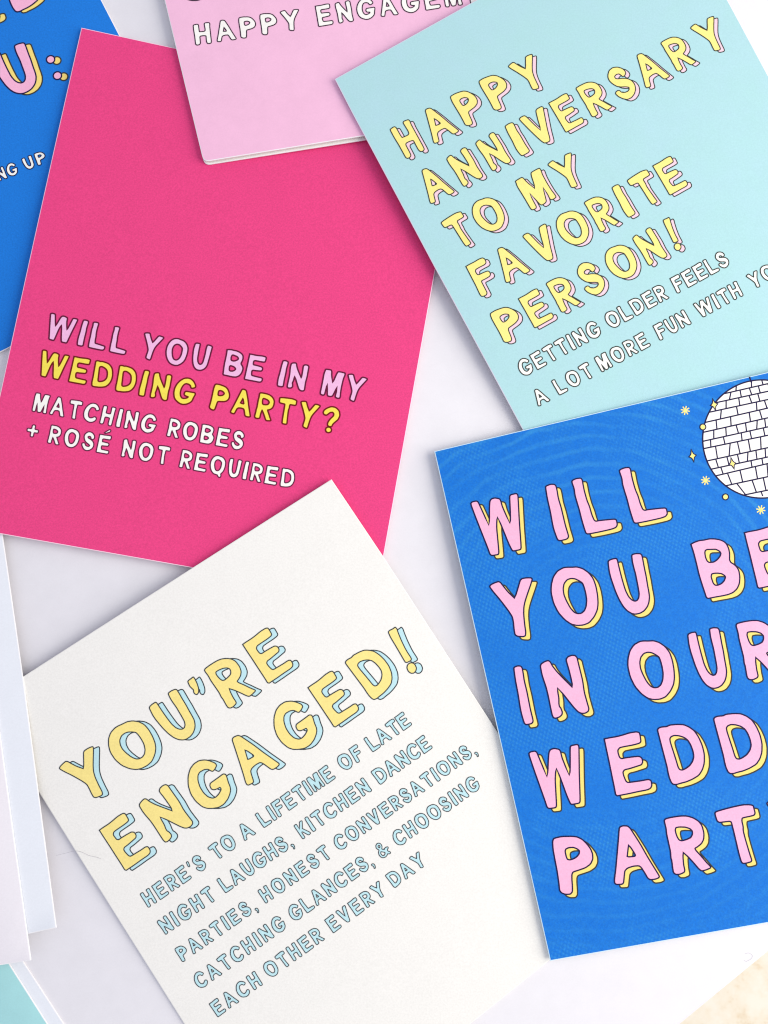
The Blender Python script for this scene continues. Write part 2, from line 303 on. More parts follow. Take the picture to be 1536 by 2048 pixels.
'+': (0, (.18, .82), [[(0,-30),(0,-38),(4,-41),(24,-41),(24,-60),(28,-64),(37,-64),(40,-60),(40,-41),(58,-41),(62,-38),(62,-28),(58,-25),(40,-25),(40,-4),(37,0),(28,0),(24,-4),(24,-25),(4,-25)]]),
',': (0, (-.20, .13), [[(0,-30),(4,-33),(12,-31),(16,-24),(15,-12),(9,-1),(5,0),(2,-3),(6,-12),(5,-19),(0,-24)]]),
"'": (0, (.66, .98), [[(3,-32),(12,-32),(14,-28),(9,-2),(6,0),(1,-2),(0,-6)]]),
}
def circle(cx, cy, r, n=14): return [(cx + r * math.cos(2 * math.pi * k / n), cy + r * math.sin(2 * math.pi * k / n)) for k in range(n)]
GL[':'] = (0, (-.015, .515), [circle(0, -6.5, 8.2), circle(0, -43.5, 8.2)])
# Q is the O with a tail, and the accented E
def smooth(pts, it=2):
    P = [(p[0], p[1], len(p) > 2) for p in pts]
    for _ in range(it):
        Q = []; n = len(P)
        for i in range(n):
            a, b = P[i], P[(i + 1) % n]
            if a[2]: Q.append(a)
            else: Q.append((a[0] * .82 + b[0] * .18, a[1] * .82 + b[1] * .18, False))
            if not b[2]: Q.append((a[0] * .18 + b[0] * .82, a[1] * .18 + b[1] * .82, False))
        P = Q
    return np.array([(p[0], p[1]) for p in P])
def norm(ch):
    th, (lo, hi), cs = GL[ch]; t = math.radians(th)
    d = np.array([math.cos(t), -math.sin(t)]); u = np.array([-math.sin(t), -math.cos(t)])
    it = 1
    C = [smooth(c, it) for c in cs]
    C = [np.stack([c @ d, c @ u], 1) for c in C]
    A = np.concatenate(C); x0 = A[:, 0].min(); y0 = A[:, 1].min(); k = (hi - lo) / (A[:, 1].max() - y0)
    C = [np.stack([(c[:, 0] - x0) * k, (c[:, 1] - y0) * k + lo], 1) for c in C]
    return C, max(c[:, 0].max() for c in C)
GN = {ch: norm(ch) for ch in GL}
oc, ow = GN['O']
outer = oc[0]; cut = [i for i, p in enumerate(outer) if p[0] > ow * .52 and p[1] < .12]
tail = np.array([(ow * .60, -.015), (ow * .66, -.08), (ow * .74, -.13), (ow * .82, -.11), (ow * .84, -.04), (ow * .80, .06)])
i0, i1 = cut[0], cut[-1]
o_list = [tuple(p) for i, p in enumerate(outer) if i not in cut]
ins = i0
ccw_tail = tail if outer[(i0 - 1) % len(outer)][0] < outer[(i1 + 1) % len(outer)][0] else tail[::-1]
o_list = [tuple(p) for p in outer[:i0]] + [tuple(p) for p in ccw_tail] + [tuple(p) for p in outer[i1 + 1:]]
inn = [tuple(p) for p in oc[1]]
GN['Q'] = ([np.array(o_list), np.array(inn)], ow)
ec, ew = GN['E']
acc = smooth([(ew * .35, 1.12), (ew * .42, 1.10), (ew * .78, 1.22), (ew * .80, 1.30), (ew * .70, 1.33)], 1)
GN['É'] = (ec + [acc], ew)

def pip(c, x, y):
    r = False; j = len(c) - 1
    for i in range(len(c)):
        if (c[i][1] > y) != (c[j][1] > y) and x < (c[j][0] - c[i][0]) * (y - c[i][1]) / (c[j][1] - c[i][1]) + c[i][0]: r = not r
        j = i
    return r
HOLE = {ch: [False] + [pip(cs[0], *c[0]) for c in cs[1:]] for ch, (cs, w) in GN.items()}
def grow(c, d):                              # move a closed outline outward by d (inward when negative)
    a = 0.5 * float(np.sum(c[:, 0] * np.roll(c[:, 1], -1) - np.roll(c[:, 0], -1) * c[:, 1]))
    e1 = c - np.roll(c, 1, 0); e2 = np.roll(c, -1, 0) - c
    e1 /= np.linalg.norm(e1, axis=1)[:, None] + 1e-12; e2 /= np.linalg.norm(e2, axis=1)[:, None] + 1e-12
    n = np.stack([e1[:, 1] + e2[:, 1], -e1[:, 0] - e2[:, 0]], 1); k = np.maximum((n * np.stack([e1[:, 1], -e1[:, 0]], 1)).sum(1), 0.6)
    return c + n / k[:, None] * d * (1 if a > 0 else -1)
def fill_tris(contours):
    pts = []; edges = []; o = 0
    for c in contours:
        n = len(c); pts += [Vector((float(p[0]), float(p[1]))) for p in c]
        edges += [(o + i, o + (i + 1) % n) for i in range(n)]; o += n
    vs, es, fs, *_ = delaunay_2d_cdt(pts, edges, [], 0, 1e-6)
    def inside(x, y):
        r = False
        for c in contours:
            n = len(c); j = n - 1
            for i in range(n):
                if (c[i][1] > y) != (c[j][1] > y) and x < (c[j][0] - c[i][0]) * (y - c[i][1]) / (c[j][1] - c[i][1]) + c[i][0]: r = not r
                j = i
        return r
    T = []
    for f in fs:
        cx = sum(vs[i].x for i in f) / len(f); cy = sum(vs[i].y for i in f) / len(f)
        if inside(cx, cy): T.append(tuple(f))
    return [(v.x, v.y) for v in vs], T
def ribbon(c, w):
    n = len(c); V = []; F = []
    for i in range(n):
        a = np.array(c[i - 1]); b = np.array(c[i]); d = np.array(c[(i + 1) % n])
        e1 = b - a; e2 = d - b
        e1 = e1 / (np.hypot(*e1) + 1e-12); e2 = e2 / (np.hypot(*e2) + 1e-12)
        n1 = np.array([-e1[1], e1[0]]); n2 = np.array([-e2[1], e2[0]]); m = n1 + n2
        k = m @ n1
        m = m / max(k, 0.45)
        V.append(tuple(b + m * w / 2)); V.append(tuple(b - m * w / 2))
    for i in range(n):
        j = (i + 1) % n; F.append((2 * i, 2 * i + 1, 2 * j + 1, 2 * j))
    return V, F
LV = (0.02, 0.035, 0.05, 0.065)             # print levels above the paper, millimetres

class Buf:
    def __init__(s): s.V = []; s.F = []; s.M = []; s.mats = []
    def add(s, V, F, mat):
        if mat not in s.mats: s.mats.append(mat)
        k = s.mats.index(mat); o = len(s.V)
        s.V += V; s.F += [tuple(i + o for i in f) for f in F]; s.M += [k] * len(F)
    def build(s, name, parent, label=None):
        ob = link(name, s.V, s.F, s.mats, s.M, parent, parent.location)
        if label: ob["label"] = label
        return ob
def up_facing(V, F):
    out = []
    for f in F:
        a, b, c = V[f[0]], V[f[1]], V[f[2]]
        z = (b[0] - a[0]) * (c[1] - a[1]) - (b[1] - a[1]) * (c[0] - a[0])
        out.append(f if z > 0 else tuple(reversed(f)))
    return out

class Line:
    """one printed line on a card: a baseline, a cap height and inks"""
    def __init__(s, card, b0, b1, t, fill, edge, shadow=None, off=(0, 0), lw=2.3, edge2=None, caps=None):
        s.card = card; P = card.top
        s.P = P; s.o = Vector(P.at(*b0).xy); e = Vector(P.at(*b1).xy) - s.o
        s.dx = e.normalized(); s.dy = Vector((-s.dx.y, s.dx.x))
        s.cap = (Vector(P.at(*t).xy) - s.o).dot(s.dy) if caps is None else caps / 7.45 * MM
        s.fill, s.edge, s.shadow, s.edge2 = fill, edge, shadow, edge2 or edge
        q0 = Vector(P.at(*b0).xy); s.off = Vector(P.at(b0[0] + off[0], b0[1] + off[1]).xy) - q0
        s.lw = lw / 7.45 * MM
    def x(s, px): return (Vector(s.P.at(*px).xy) - s.o).dot(s.dx)
    def glyph(s, buf, ch, x0, w=None):
        cs, gw = GN[ch]
        kx = (w / gw) if w else s.cap
        loc = [np.stack([c[:, 0] * kx + x0, c[:, 1] * s.cap], 1) for c in cs]
        if s.fat: loc = [grow(c, -s.fat * 0.6 if hole else s.fat) for c, hole in zip(loc, HOLE[ch])]
        def place(V, off, lev):
            out = []
            for a, b in V:
                p = s.o + s.dx * a + s.dy * b + off
                out.append((p.x, p.y, s.P.z(p.x, p.y) + LV[lev] * MM))
            return out
        fv, ff = fill_tris(loc)
        Z = Vector((0, 0))
        if s.shadow:
            v = place(fv, s.off, 0); buf.add(v, up_facing(v, ff), s.shadow)
            for c in loc:
                rv, rf = ribbon(c, s.lw); v = place(rv, s.off, 1); buf.add(v, up_facing(v, rf), s.edge2)
        v = place(fv, Z, 2); buf.add(v, up_facing(v, ff), s.fill)
        for c in loc:
            rv, rf = ribbon(c, s.lw); v = place(rv, Z, 3); buf.add(v, up_facing(v, rf), s.edge)
    def word(s, buf, txt, L=None, R=None, gap=0.16):
        ws = [GN[c][1] * s.cap for c in txt]
        if L is not None and R is not None:
            x0, x1 = s.x(L), s.x(R); tot = x1 - x0
            if len(txt) == 1: return s.glyph(buf, txt, x0, tot)
            g = (tot - sum(ws)) / (len(txt) - 1)
            lo = 0.07 * s.cap
            if g < lo:
                k = (tot - lo * (len(txt) - 1)) / sum(ws); ws = [w * k for w in ws]; g = lo
            elif g > 0.26 * s.cap:
                k = (tot - 0.24 * s.cap * (len(txt) - 1)) / sum(ws); ws = [w * k for w in ws]; g = 0.24 * s.cap
        else:
            g = gap * s.cap
            x0 = s.x(L) if L is not None else s.x(R) - sum(ws) - g * (len(txt) - 1)
        for c, w in zip(txt, ws):
            s.glyph(buf, c, x0, w); x0 += w + g
    def letters(s, spec):                    # big display letters: each a part of its own
        for ch, L, R in spec:
            b = Buf(); s.word(b, ch, L, R); b.build("letter", s.card.root)
    fat = 0.0
    def text(s, words, label):               # a small line of verse: one part
        b = Buf(); s.fat = (0.12 if s.fill is M_sky else 0.45) / 7.45 * MM
        for wd in words: s.word(b, *wd)
        b.build("text_line", s.card.root, label)

def roundc(poly, i, r, n=5):                # replace corner i by a small arc
    p0, p1, p2 = [Vector(p) for p in (poly[i - 1], poly[i], poly[(i + 1) % len(poly)])]
    a = p1 + (p0 - p1).normalized() * r; b = p1 + (p2 - p1).normalized() * r
    arc = [tuple(a.lerp(p1, t).lerp(p1.lerp(b, t), t)) for t in [k / n for k in range(n + 1)]]
    return poly[:i] + arc + poly[i + 1:]
class Card:
    """a folded greeting card lying closed: back leaf, front leaf, print"""
    def __init__(s, name, label, cat, corners, zpts, mat, core=M_core, gap=0.14, leaf=0.34, back=None, backmat=None, group="greeting cards fanned out on the white tabletop", two=True, bow=None):
        T = leaf * MM; G = gap * MM
        h = (2 * T + G) if two else T
        s.base = Plane(zpts)
        if bow:
            p0, p1 = s.base.at(*bow[1]).xy, s.base.at(*bow[2]).xy
            c = (p0 + p1) / 2; d = (p1 - p0).normalized()
            s.base.bow = (bow[0] * MM, tuple(c), tuple(d), (p1 - p0).length / 2)
        s.top = s.base.up(h)
        pts = [Vector(s.top.at(u, v).xy) for u, v in corners]
        ar = sum(pts[i].x * pts[(i + 1) % len(pts)].y - pts[(i + 1) % len(pts)].x * pts[i].y for i in range(len(pts)))
        if ar < 0: pts.reverse()
        s.pts = pts
        c = sum(pts, Vector((0, 0))) / len(pts)
        s.root = thing(name, label, cat, (c.x, c.y, s.base.z(c.x, c.y)), group)
        if two:
            if back:
                bp = [Vector(s.base.up(T).at(u, v).xy) for u, v in back]
                ar = sum(bp[i].x * bp[(i + 1) % len(bp)].y - bp[(i + 1) % len(bp)].x * bp[i].y for i in range(len(bp)))
                if ar < 0: bp.reverse()
            else: bp = inset(pts, 0.10 * MM)
            slab("back_cover", bp, s.base, 0, T, [backmat or M_white, core], s.root)
            slab("front_cover", pts, s.base, T + G, T, [mat, core], s.root)
        else:
            slab("sheet", pts, s.base, 0, T, [mat, core], s.root)

# ------------------------------------------------------------------ cards, bottom of the pile first
# bright blue card in the top left corner
blueL = Card("greeting_card", "bright blue card in the top left corner, half under the hot pink card", "greeting card",
    [(203, 0), (239, 69.8), (434, 470), (13, 698), (-520, 960), (-830, 370), (120, -160)],
    [(0, 0, 0.05), (400, 400, 0.05), (0, 700, 0.05)], M_blueL)
# hot pink card
hot = Card("greeting_card", "hot pink card asking will you be in my wedding party in pink and yellow", "greeting card",
    [(162.8, 55.2), (927.5, 222), (870.5, 540.3), (751.7, 1200.6), (-63, 1056.5), (0, 788.5)],
    [(162, 55, 0.95), (-63, 1057, 2.2), (870, 540, 0.12)], M_pink, bow=(0.5, (545, 139), (345, 1130)), core=paper("pink_edge", (254, 208, 226), grain=0.02))
# soft pink card at the top
lil = Card("greeting_card", "soft pink happy engagement card at the top edge, its pages fanned below", "greeting card",
    roundc([(329, 0), (407.0, 323.5), (728, 271.5), (1140, 205), (1010, -640), (196, -520)], 1, 12),
    [(408, 329, 2.0), (1140, 205, 1.4), (350, -100, 0.7)], M_lilac, bow=(0.3, (330, 0), (1140, -130)), gap=0.9,
    back=roundc([(329.8, 0), (409.0, 330.2), (732, 279.5), (1142, 214), (1010, -640), (198, -520)], 1, 12))
# pale aqua card, top right
teal = Card("greeting_card", "pale aqua happy anniversary card at the upper right", "greeting card",
    [(669.7, 157.9), (704.8, 226), (868.2, 532), (1045.1, 858.4), (1098, 955), (1840, 716), (1536, 150.3), (1455.2, 0), (1370, -158), (1238, -159)][:4] +
    [(1098, 955), (1860, 752), (1536, 150.3), (1455.2, 0), (1385, -131), (1240, -160)],
    [(670, 158, 3.6), (1098, 955, 0.05), (1455, 0, 2.8)], M_teal, bow=(1.2, (955, 0), (1370, 850)), core=paper("aqua_edge", (224, 222, 234), grain=0.02))
# white engaged card
white = Card("greeting_card", "white card with you're engaged in yellow letters and pale blue verse", "greeting card",
    [(663, 958.6), (767.3, 1113.9), (993.8, 1462.7), (1262, 1868) , (1098, 1920), (941, 2048), (560, 2358), (368.5, 2048), (149.7, 1700), (-33.9, 1405.1), (45.6, 1354.1)][:3] +
    [(1170, 1734), (1192, 1845), (941, 2048), (582, 2338), (368.5, 2048), (149.7, 1700), (-33.9, 1405.1)],
    [(663, 958, 2.5), (-34, 1405, 1.3), (1150, 1860, 0.1)], M_white, bow=(0.9, (165, 1730), (930, 1345)), core=M_white)
# royal blue card, right
blueR = Card("greeting_card", "blue card with a disco ball and big pink wedding party letters at the right", "greeting card",
    [(868.6, 902.4), (985, 1415), (1100.4, 1922), (1536, 1845.6), (1990, 1768), (1760, 690), (1536, 744.4)],
    [(868, 902, 1.5), (1100, 1922, 1.6), (1536, 744, 1.6)], M_blueR, bow=(0.9, (1240, 815), (1500, 1850)), core=paper("pale_blue_edge", (206, 232, 246), grain=0.02))
# aqua card, bottom left corner
aqua = Card("greeting_card", "aqua card in the bottom left corner with a white page sticking out", "greeting card",
    [(-44, 1829), (95, 2048), (270, 2324), (-560, 2840), (-880, 2360)],
    [(0, 1900, 0.05), (100, 2048, 0.05), (-300, 2100, 0.05)], M_aqua, backmat=M_white_bluelit,
    back=[(-15, 1829), (127.6, 2048), (300, 2310), (-540, 2840), (-860, 2340)])
# two plain white leaves at the left edge, one above the other
shA = Card("blank_card", "plain white card at the left edge, the wider showing and lower of two", "blank card",
    [(-28, 835), (4.7, 1069.5), (45.6, 1354), (112.5, 1855.5), (56.8, 1868), (-690, 2035), (-860, 980)],
    [(5, 1070, 1.75), (112, 1855, 3.4), (-600, 1070, 1.75)], M_white_bluelit, two=False, group="plain white cards at the left edge")
shB = Card("blank_card", "plain white card at the left edge, lying on top of another blank one", "blank card",
    [(-20, 1322), (30.7, 1700), (61.6, 1921), (0, 1930.5), (-730, 2050), (-880, 1450)],
    [(0, 1468, 3.1), (61, 1921, 4.1), (-600, 1468, 3.1)], M_blush, two=False, group="plain white cards at the left edge", leaf=0.42)

# ------------------------------------------------------------------ print: blue card, right
bl = dict(fill=M_pk, edge=M_navy, shadow=M_yel, off=(10.2, 7.0), lw=2.7, edge2=M_olive)
Line(blueR, (987.1, 1111.3), (1269.6, 1048.0), (1100.9, 968.9), **bl).letters([
    ('W', (942, 1008.4), (1059.5, 1090)), ('I', (1113, 1081), (1112.5, 972.5)), ('L', (1168, 1063), (1235.5, 1051)), ('L', (1264, 1043), (1335.6, 1028.8))])
Line(blueR, (1039.7, 1274.6), (1411.1, 1198.5), (1423.1, 1076.4), **bl).letters([
    ('Y', (980, 1175.1), (1064.7, 1160)), ('O', (1112, 1230), (1197, 1196)), ('U', (1228, 1185), (1302.8, 1193.4)), ('B', (1407.4, 1197), (1480.5, 1154)), ('E', (1514, 1170), None)])
Line(blueR, (1049.6, 1449.9), (1506.3, 1360.2), (1037.5, 1331.5), **bl).letters([
    ('I', (1047, 1448), (1045.5, 1340)), ('N', (1101, 1432), (1177.6, 1417.1)), ('O', (1264, 1372), (1350.5, 1348)), ('U', (1389, 1340), (1457, 1344)), ('R', (1494, 1353), None)])
Line(blueR, (1103.9, 1616.8), (1453.8, 1549.4), (1352.7, 1447.8), **bl).letters([
    ('W', (1058, 1507.9), (1178.5, 1597)), ('E', (1231.5, 1590.8), (1303.8, 1569.6)), ('D', (1337.5, 1568), (1408.4, 1507.8)), ('D', (1450.5, 1547), (1524, 1487)), ('I', (1560, 1520), None)])
Line(blueR, (1131.1, 1789.7), (1488.6, 1726.8), (1144.2, 1669.4), **bl).letters([
    ('P', (1119.4, 1781), (1186.4, 1716.3)), ('A', (1228.5, 1760.5), (1318.6, 1752.7)), ('R', (1346.5, 1743), (1421, 1731.9)), ('T', (1428.7, 1621.2), (1508.9, 1620.1)), ('Y', (1533, 1602), None)])

# disco ball, flat print
P4 = lambda x, y: (1200 + x / 4.571, 740 + y / 4.571)
top = blueR.top
def on(p, lev): q = top.at(*p); return (q.x, q.y, q.z + LV[lev] * MM)
def bar(buf, a, b, w, lev, mat):
    A = Vector(on(a, lev)); B = Vector(on(b, lev)); d = (B - A).normalized(); n = Vector((-d.y, d.x, 0)) * (w / 7.45 * MM / 2)
    V = [tuple(A - n), tuple(B - n), tuple(B + n), tuple(A + n)]; buf.add(V, up_facing(V, [(0, 1, 2, 3)]), mat)
CX, CY, RR = 1523.5, 878.0, 118.0
ballb = Buf()
V = [on((CX, CY), 0)] + [on((CX + RR * math.cos(a * math.pi / 48), CY + RR * math.sin(a * math.pi / 48)), 0) for a in range(96)]
ballb.add(V, up_facing(V, [(0, 1 + i, 1 + (i + 1) % 96) for i in range(96)]), M_wht)
for i in range(96):
    a0, a1 = i * math.pi / 48, (i + 1) * math.pi / 48
    V = [on((CX + r * math.cos(a), CY + r * math.sin(a)), 1) for a, r in ((a0, RR - 1.3), (a0, RR + 1.6), (a1, RR + 1.6), (a1, RR - 1.3))]
    ballb.add(V, up_facing(V, [(0, 1, 2, 3)]), M_navy)
rows = [((1165, 210), (1536, 125)), ((1070, 297), (1536, 195)), ((1005, 385), (1536, 270)), ((960, 480), (1536, 348)), ((943, 570), (1536, 437)),
        ((940, 652), (1536, 520)), ((943, 720), (1536, 597)), ((985, 830), (1536, 710)), ((1025, 905), (1536, 795)), ((1070, 965), (1536, 855)),
        ((1165, 1055), (1536, 975)), ((1330, 1140), (1536, 1098))]
def clip(a, b):
    a = np.array(a, float); b = np.array(b, float); c = np.array([CX, CY]); d = b - a; f = a - c
    A = d @ d; B = 2 * f @ d; C = f @ f - (RR - 0.3) ** 2; D = B * B - 4 * A * C
    if D <= 0: return None
    t0 = max(0, (-B - D ** .5) / (2 * A)); t1 = min(1, (-B + D ** .5) / (2 * A))
    return (tuple(a + d * t0), tuple(a + d * t1)) if t1 > t0 else None
def rowline(k):
    if k < 0: return lambda x: rows[0][0][1] - 95 + (x - 1165) * -0.23
    if k >= len(rows): return lambda x: 1185 + (x - 1330) * -0.205
    (x0, y0), (x1, y1) = rows[k]; return lambda x: y0 + (x - x0) * (y1 - y0) / (x1 - x0)
for k in range(len(rows)):
    f = rowline(k); c = clip(P4(800, f(800)), P4(2300, f(2300)))
    if c: bar(ballb, *c, 2.8, 1, M_navy)
J = [[(1246, -7), (1385, 0), (1478, 25), (1600, 10)], [(1190, -14), (1286, 12), (1376, 23), (1456, 18), (1545, 20)], [(1153, 0), (1273, 10), (1375, 25), (1452, 20), (1560, 15)],
     [(1105, -8), (1255, 15), (1432, 5), (1515, 25)], [(1065, 8), (1196, 5), (1370, 12), (1470, 25)], [(1040, 0), (1152, 5), (1255, 22), (1335, 10), (1435, -5), (1510, 10)],
     [(1012, 3), (1135, 15), (1295, 8), (1378, 15), (1500, 15)], [(1065, 18), (1185, -10), (1268, 25), (1365, 20), (1470, 5)], [(1070, 25), (1170, 20), (1265, 18), (1350, -5), (1430, 10), (1512, 5)],
     [(1115, 22), (1385, 10), (1485, 10)], [(1185, 40), (1292, 25), (1430, 20), (1532, 10)], [(1290, 80), (1410, 40), (1505, 25)], [(1480, 15)]]
rnd = random.Random(5)
for k, js in enumerate(J):
    f0, f1 = rowline(k - 1), rowline(k)
    js = list(js); x = max(j[0] for j in js)
    while x < 2060: x += rnd.uniform(75, 125); js.append((x, rnd.uniform(-10, 12)))
    for x, dx in js:
        c = clip(P4(x - dx / 2, f0(x - dx / 2)), P4(x + dx / 2, f1(x + dx / 2)))
        if c: bar(ballb, *c, 2.6, 1, M_navy)
bar(ballb, P4(1367, 62), P4(1381, 112), 2.8, 1, M_navy)
ballb.build("disco_ball_print", blueR.root, "printed white disco ball with navy brick-like tile lines")
def outlined(buf, pts, fillm, edgem, lw=1.9, levs=(2, 3)):
    q = [top.at(*p) for p in pts]; loc = [np.array([(p.x, p.y) for p in q])]
    fv, ff = fill_tris(loc); z = lambda x, y, l: (x, y, top.z(x, y) + LV[l] * MM)
    v = [z(x, y, levs[0]) for x, y in fv]; buf.add(v, up_facing(v, ff), fillm)
    rv, rf = ribbon(loc[0], lw / 7.45 * MM); v = [z(x, y, levs[1]) for x, y in rv]; buf.add(v, up_facing(v, rf), edgem)
def star(tp, rt, bt, lf):
    c = ((tp[0] + rt[0] + bt[0] + lf[0]) / 4, (tp[1] + rt[1] + bt[1] + lf[1]) / 4)
    P = []
    vs = [tp, rt, bt, lf]
    for i in range(4):
        a, b_ = vs[i], vs[(i + 1) % 4]; m = ((a[0] + b_[0]) / 2 * .62 + c[0] * .38, (a[1] + b_[1]) / 2 * .62 + c[1] * .38)
        P.append(P4(*a)); P.append(P4((a[0] + m[0]) / 2 * .93 + c[0] * .07, (a[1] + m[1]) / 2 * .93 + c[1] * .07)); P.append(P4(*m)); P.append(P4((b_[0] + m[0]) / 2 * .93 + c[0] * .07, (b_[1] + m[1]) / 2 * .93 + c[1] * .07))
    return P
for st in (((1028, 258), (1077, 310), (1058, 378), (1010, 325)), ((832, 720), (880, 778), (860, 848), (812, 795)), ((1195, 793), (1243, 852), (1228, 912), (1178, 865))):
    b = Buf(); outlined(b, star(*st), M_yel2, M_navy); b.build("sparkle_print", blueR.root)
for c in ((940, 521), (1147, 1160)):
    b = Buf(); outlined(b, [P4(c[0] + 27 * math.cos(a * math.pi / 10), c[1] + 27 * math.sin(a * math.pi / 10)) for a in range(20)], M_yel2, M_navy, 2.2); b.build("dot_print", blueR.root)
for c in ((780, 370), (965, 1010), (1470, 1278)):
    b = Buf()
    for k in range(4):
        a = k * math.pi / 4 + 0.2
        x, y = 42 * math.cos(a), 42 * math.sin(a)
        q = [(c[0] - x, c[1] - y), (c[0] + x, c[1] + y)]
        bar(b, P4(*q[0]), P4(*q[1]), 2.3, 0, M_yel2)
    # lift each bar a little so they never share a plane
    b.V = [(v[0], v[1], v[2] + (i // 4) * 0.004 * MM) for i, v in enumerate(b.V)]
    b.build("asterisk_print", blueR.root)

# ------------------------------------------------------------------ print: pale aqua card
te = dict(fill=M_yel2, edge=M_olive, shadow=M_rose, off=(8.4, 3.1), lw=2.0)
Line(teal, (816, 318.5), (1066, 182.8), (790.7, 252.1), **te).letters([
    ('H', (812, 316), (852.4, 298.2)), ('A', (867.3, 284.4), (917, 261.2)), ('P', (929.8, 248.7), (956, 201.8)), ('P', (986.6, 217.4), (1014.4, 169.3)), ('Y', (1016.5, 132.8), (1063.4, 108))])
Line(teal, (864.4, 408.8), (1430.7, 104.5), (1020.4, 246.1), **te).letters([
    ('A', (861.1, 406.2), (909, 384)), ('N', (924, 372.4), (965.2, 350.3)), ('N', (981.9, 341.1), (1021.7, 320.3)), ('I', (1039.9, 311.2), (1028.2, 248.7)),
    ('V', (1038.6, 238.3), (1085.5, 214.1)), ('E', (1131.1, 264.3), (1168.7, 242.7)), ('R', (1183.7, 232.8), (1223.5, 212.9)), ('S', (1232, 188.8), (1271.7, 173.1)),
    ('A', (1291.6, 174.6), (1339.9, 153.3)), ('R', (1353.2, 140.5), (1392.4, 124.9)), ('Y', (1379.6, 53.9), (1425.6, 31.2))])
Line(teal, (929.7, 494.7), (1145.5, 377.4), (1044.8, 354.1), **te).letters([
    ('T', (881.5, 444.9), (921.5, 422.1)), ('O', (950.7, 441.6), (1002.8, 416.1)), ('M', (1061.4, 419.4), (1081.6, 339.8)), ('Y', (1094.6, 327.6), (1141.1, 304.8))])
Line(teal, (964, 594.7), (1340.2, 390.5), (931.3, 532.8), **te).letters([
    ('F', (962.3, 593.2), (972.4, 523.5)), ('A', (1012.7, 565.5), (1060.3, 541.2)), ('V', (1044.8, 471.5), (1090.9, 447.8)), ('O', (1121.2, 472.6), (1172.1, 443.8)),
    ('R', (1200.1, 462.4), (1237.9, 445.2)), ('I', (1254.2, 434.6), (1238.9, 371.2)), ('T', (1254.2, 361.9), (1294.4, 340.3)), ('E', (1338.8, 389.7), (1375.3, 367.2))])
Line(teal, (1013.1, 686.9), (1300.5, 531.6), (1039, 595), **te).letters([
    ('P', (1006.5, 681.3), (1033.5, 624.9)), ('E', (1068.5, 654.8), (1106.1, 630.4)), ('R', (1122.7, 623.8), (1161, 605)), ('S', (1169.6, 579.1), (1210.1, 564)),
    ('O', (1216.8, 536.4), (1265.4, 506.5)), ('N', (1294.4, 529.8), (1334.1, 510)), ('!', (1347.3, 493.6), (1338, 434.6))])
ts = dict(fill=M_wht, edge=M_olive, lw=2.1)
Line(teal, (1075.1, 739.3), (1378.3, 574.1), (1059.6, 710.1), **ts).text([
    ('GETTING', (1040.8, 743.3), (1201.7, 661.4)), ('OLDER', (1213.4, 643.7), (1337.8, 596)), ('FEELS', (1354.2, 585), (1460.3, 528.1))], "white outlined words getting older feels")
Line(teal, (1078.4, 812.4), (1515, 575.2), (1269.6, 672.1), **ts).text([
    ('A', (1077.3, 811.9), (1099.9, 800.9)), ('LOT', (1118.3, 789.8), (1174.7, 725.6)), ('MORE', (1203.5, 743.3), (1301, 691.1)), ('FUN', (1320.3, 680.2), (1382.7, 647.4)),
    ('WITH', (1386, 606.9), (1487.7, 590.5)), ('YOU', (1491.6, 550), None)], "white outlined words a lot more fun with you")

# ------------------------------------------------------------------ print: hot pink card
Line(hot, (105.1, 680.2), (679.5, 797), (501, 707.7), M_lav, M_maroon, lw=3.0).text([
    ('WILL', (102, 628.6), (250.9, 706.8)), ('YOU', (290.5, 665.1), (425.4, 689.8)), ('BE', (455, 698.6), (534.2, 714.2)), ('IN', (559.7, 744.2), (619.1, 731.1)), ('MY', (649.5, 742.9), (734.2, 758.5))], "pink outlined words will you be in my")
Line(hot, (89.5, 753.6), (571.4, 848.3), (152.5, 713.3), M_yel3, M_brown, lw=3.0).text([
    ('WEDDING', (85.6, 701.6), (394.2, 770.6)), ('PARTY?', (418.5, 817.1), (679.5, 830.1))], "yellow outlined words wedding party with a question mark")
Line(hot, (67.3, 822.7), (433.4, 891.3), (206.7, 810.9), M_wht, M_wine, lw=2.3).text([
    ('MATCHING', (64, 821.4), (314, 842.2)), ('ROBES', (333.5, 872.1), (489.4, 874.4))], "white outlined words matching robes")
Line(hot, (98.6, 886.5), (531, 966.8), (396.8, 904.7), M_wht, M_wine, lw=2.3).text([
    ('+', (53.5, 865.6), (75.9, 866.1)), ('ROSÉ', (95.5, 883.9), (224.4, 870.8)), ('NOT', (241.8, 909.9), (342.1, 893)), ('REQUIRED', (358.2, 933.3), (590.4, 949.9))], "white outlined words + rosé not required")

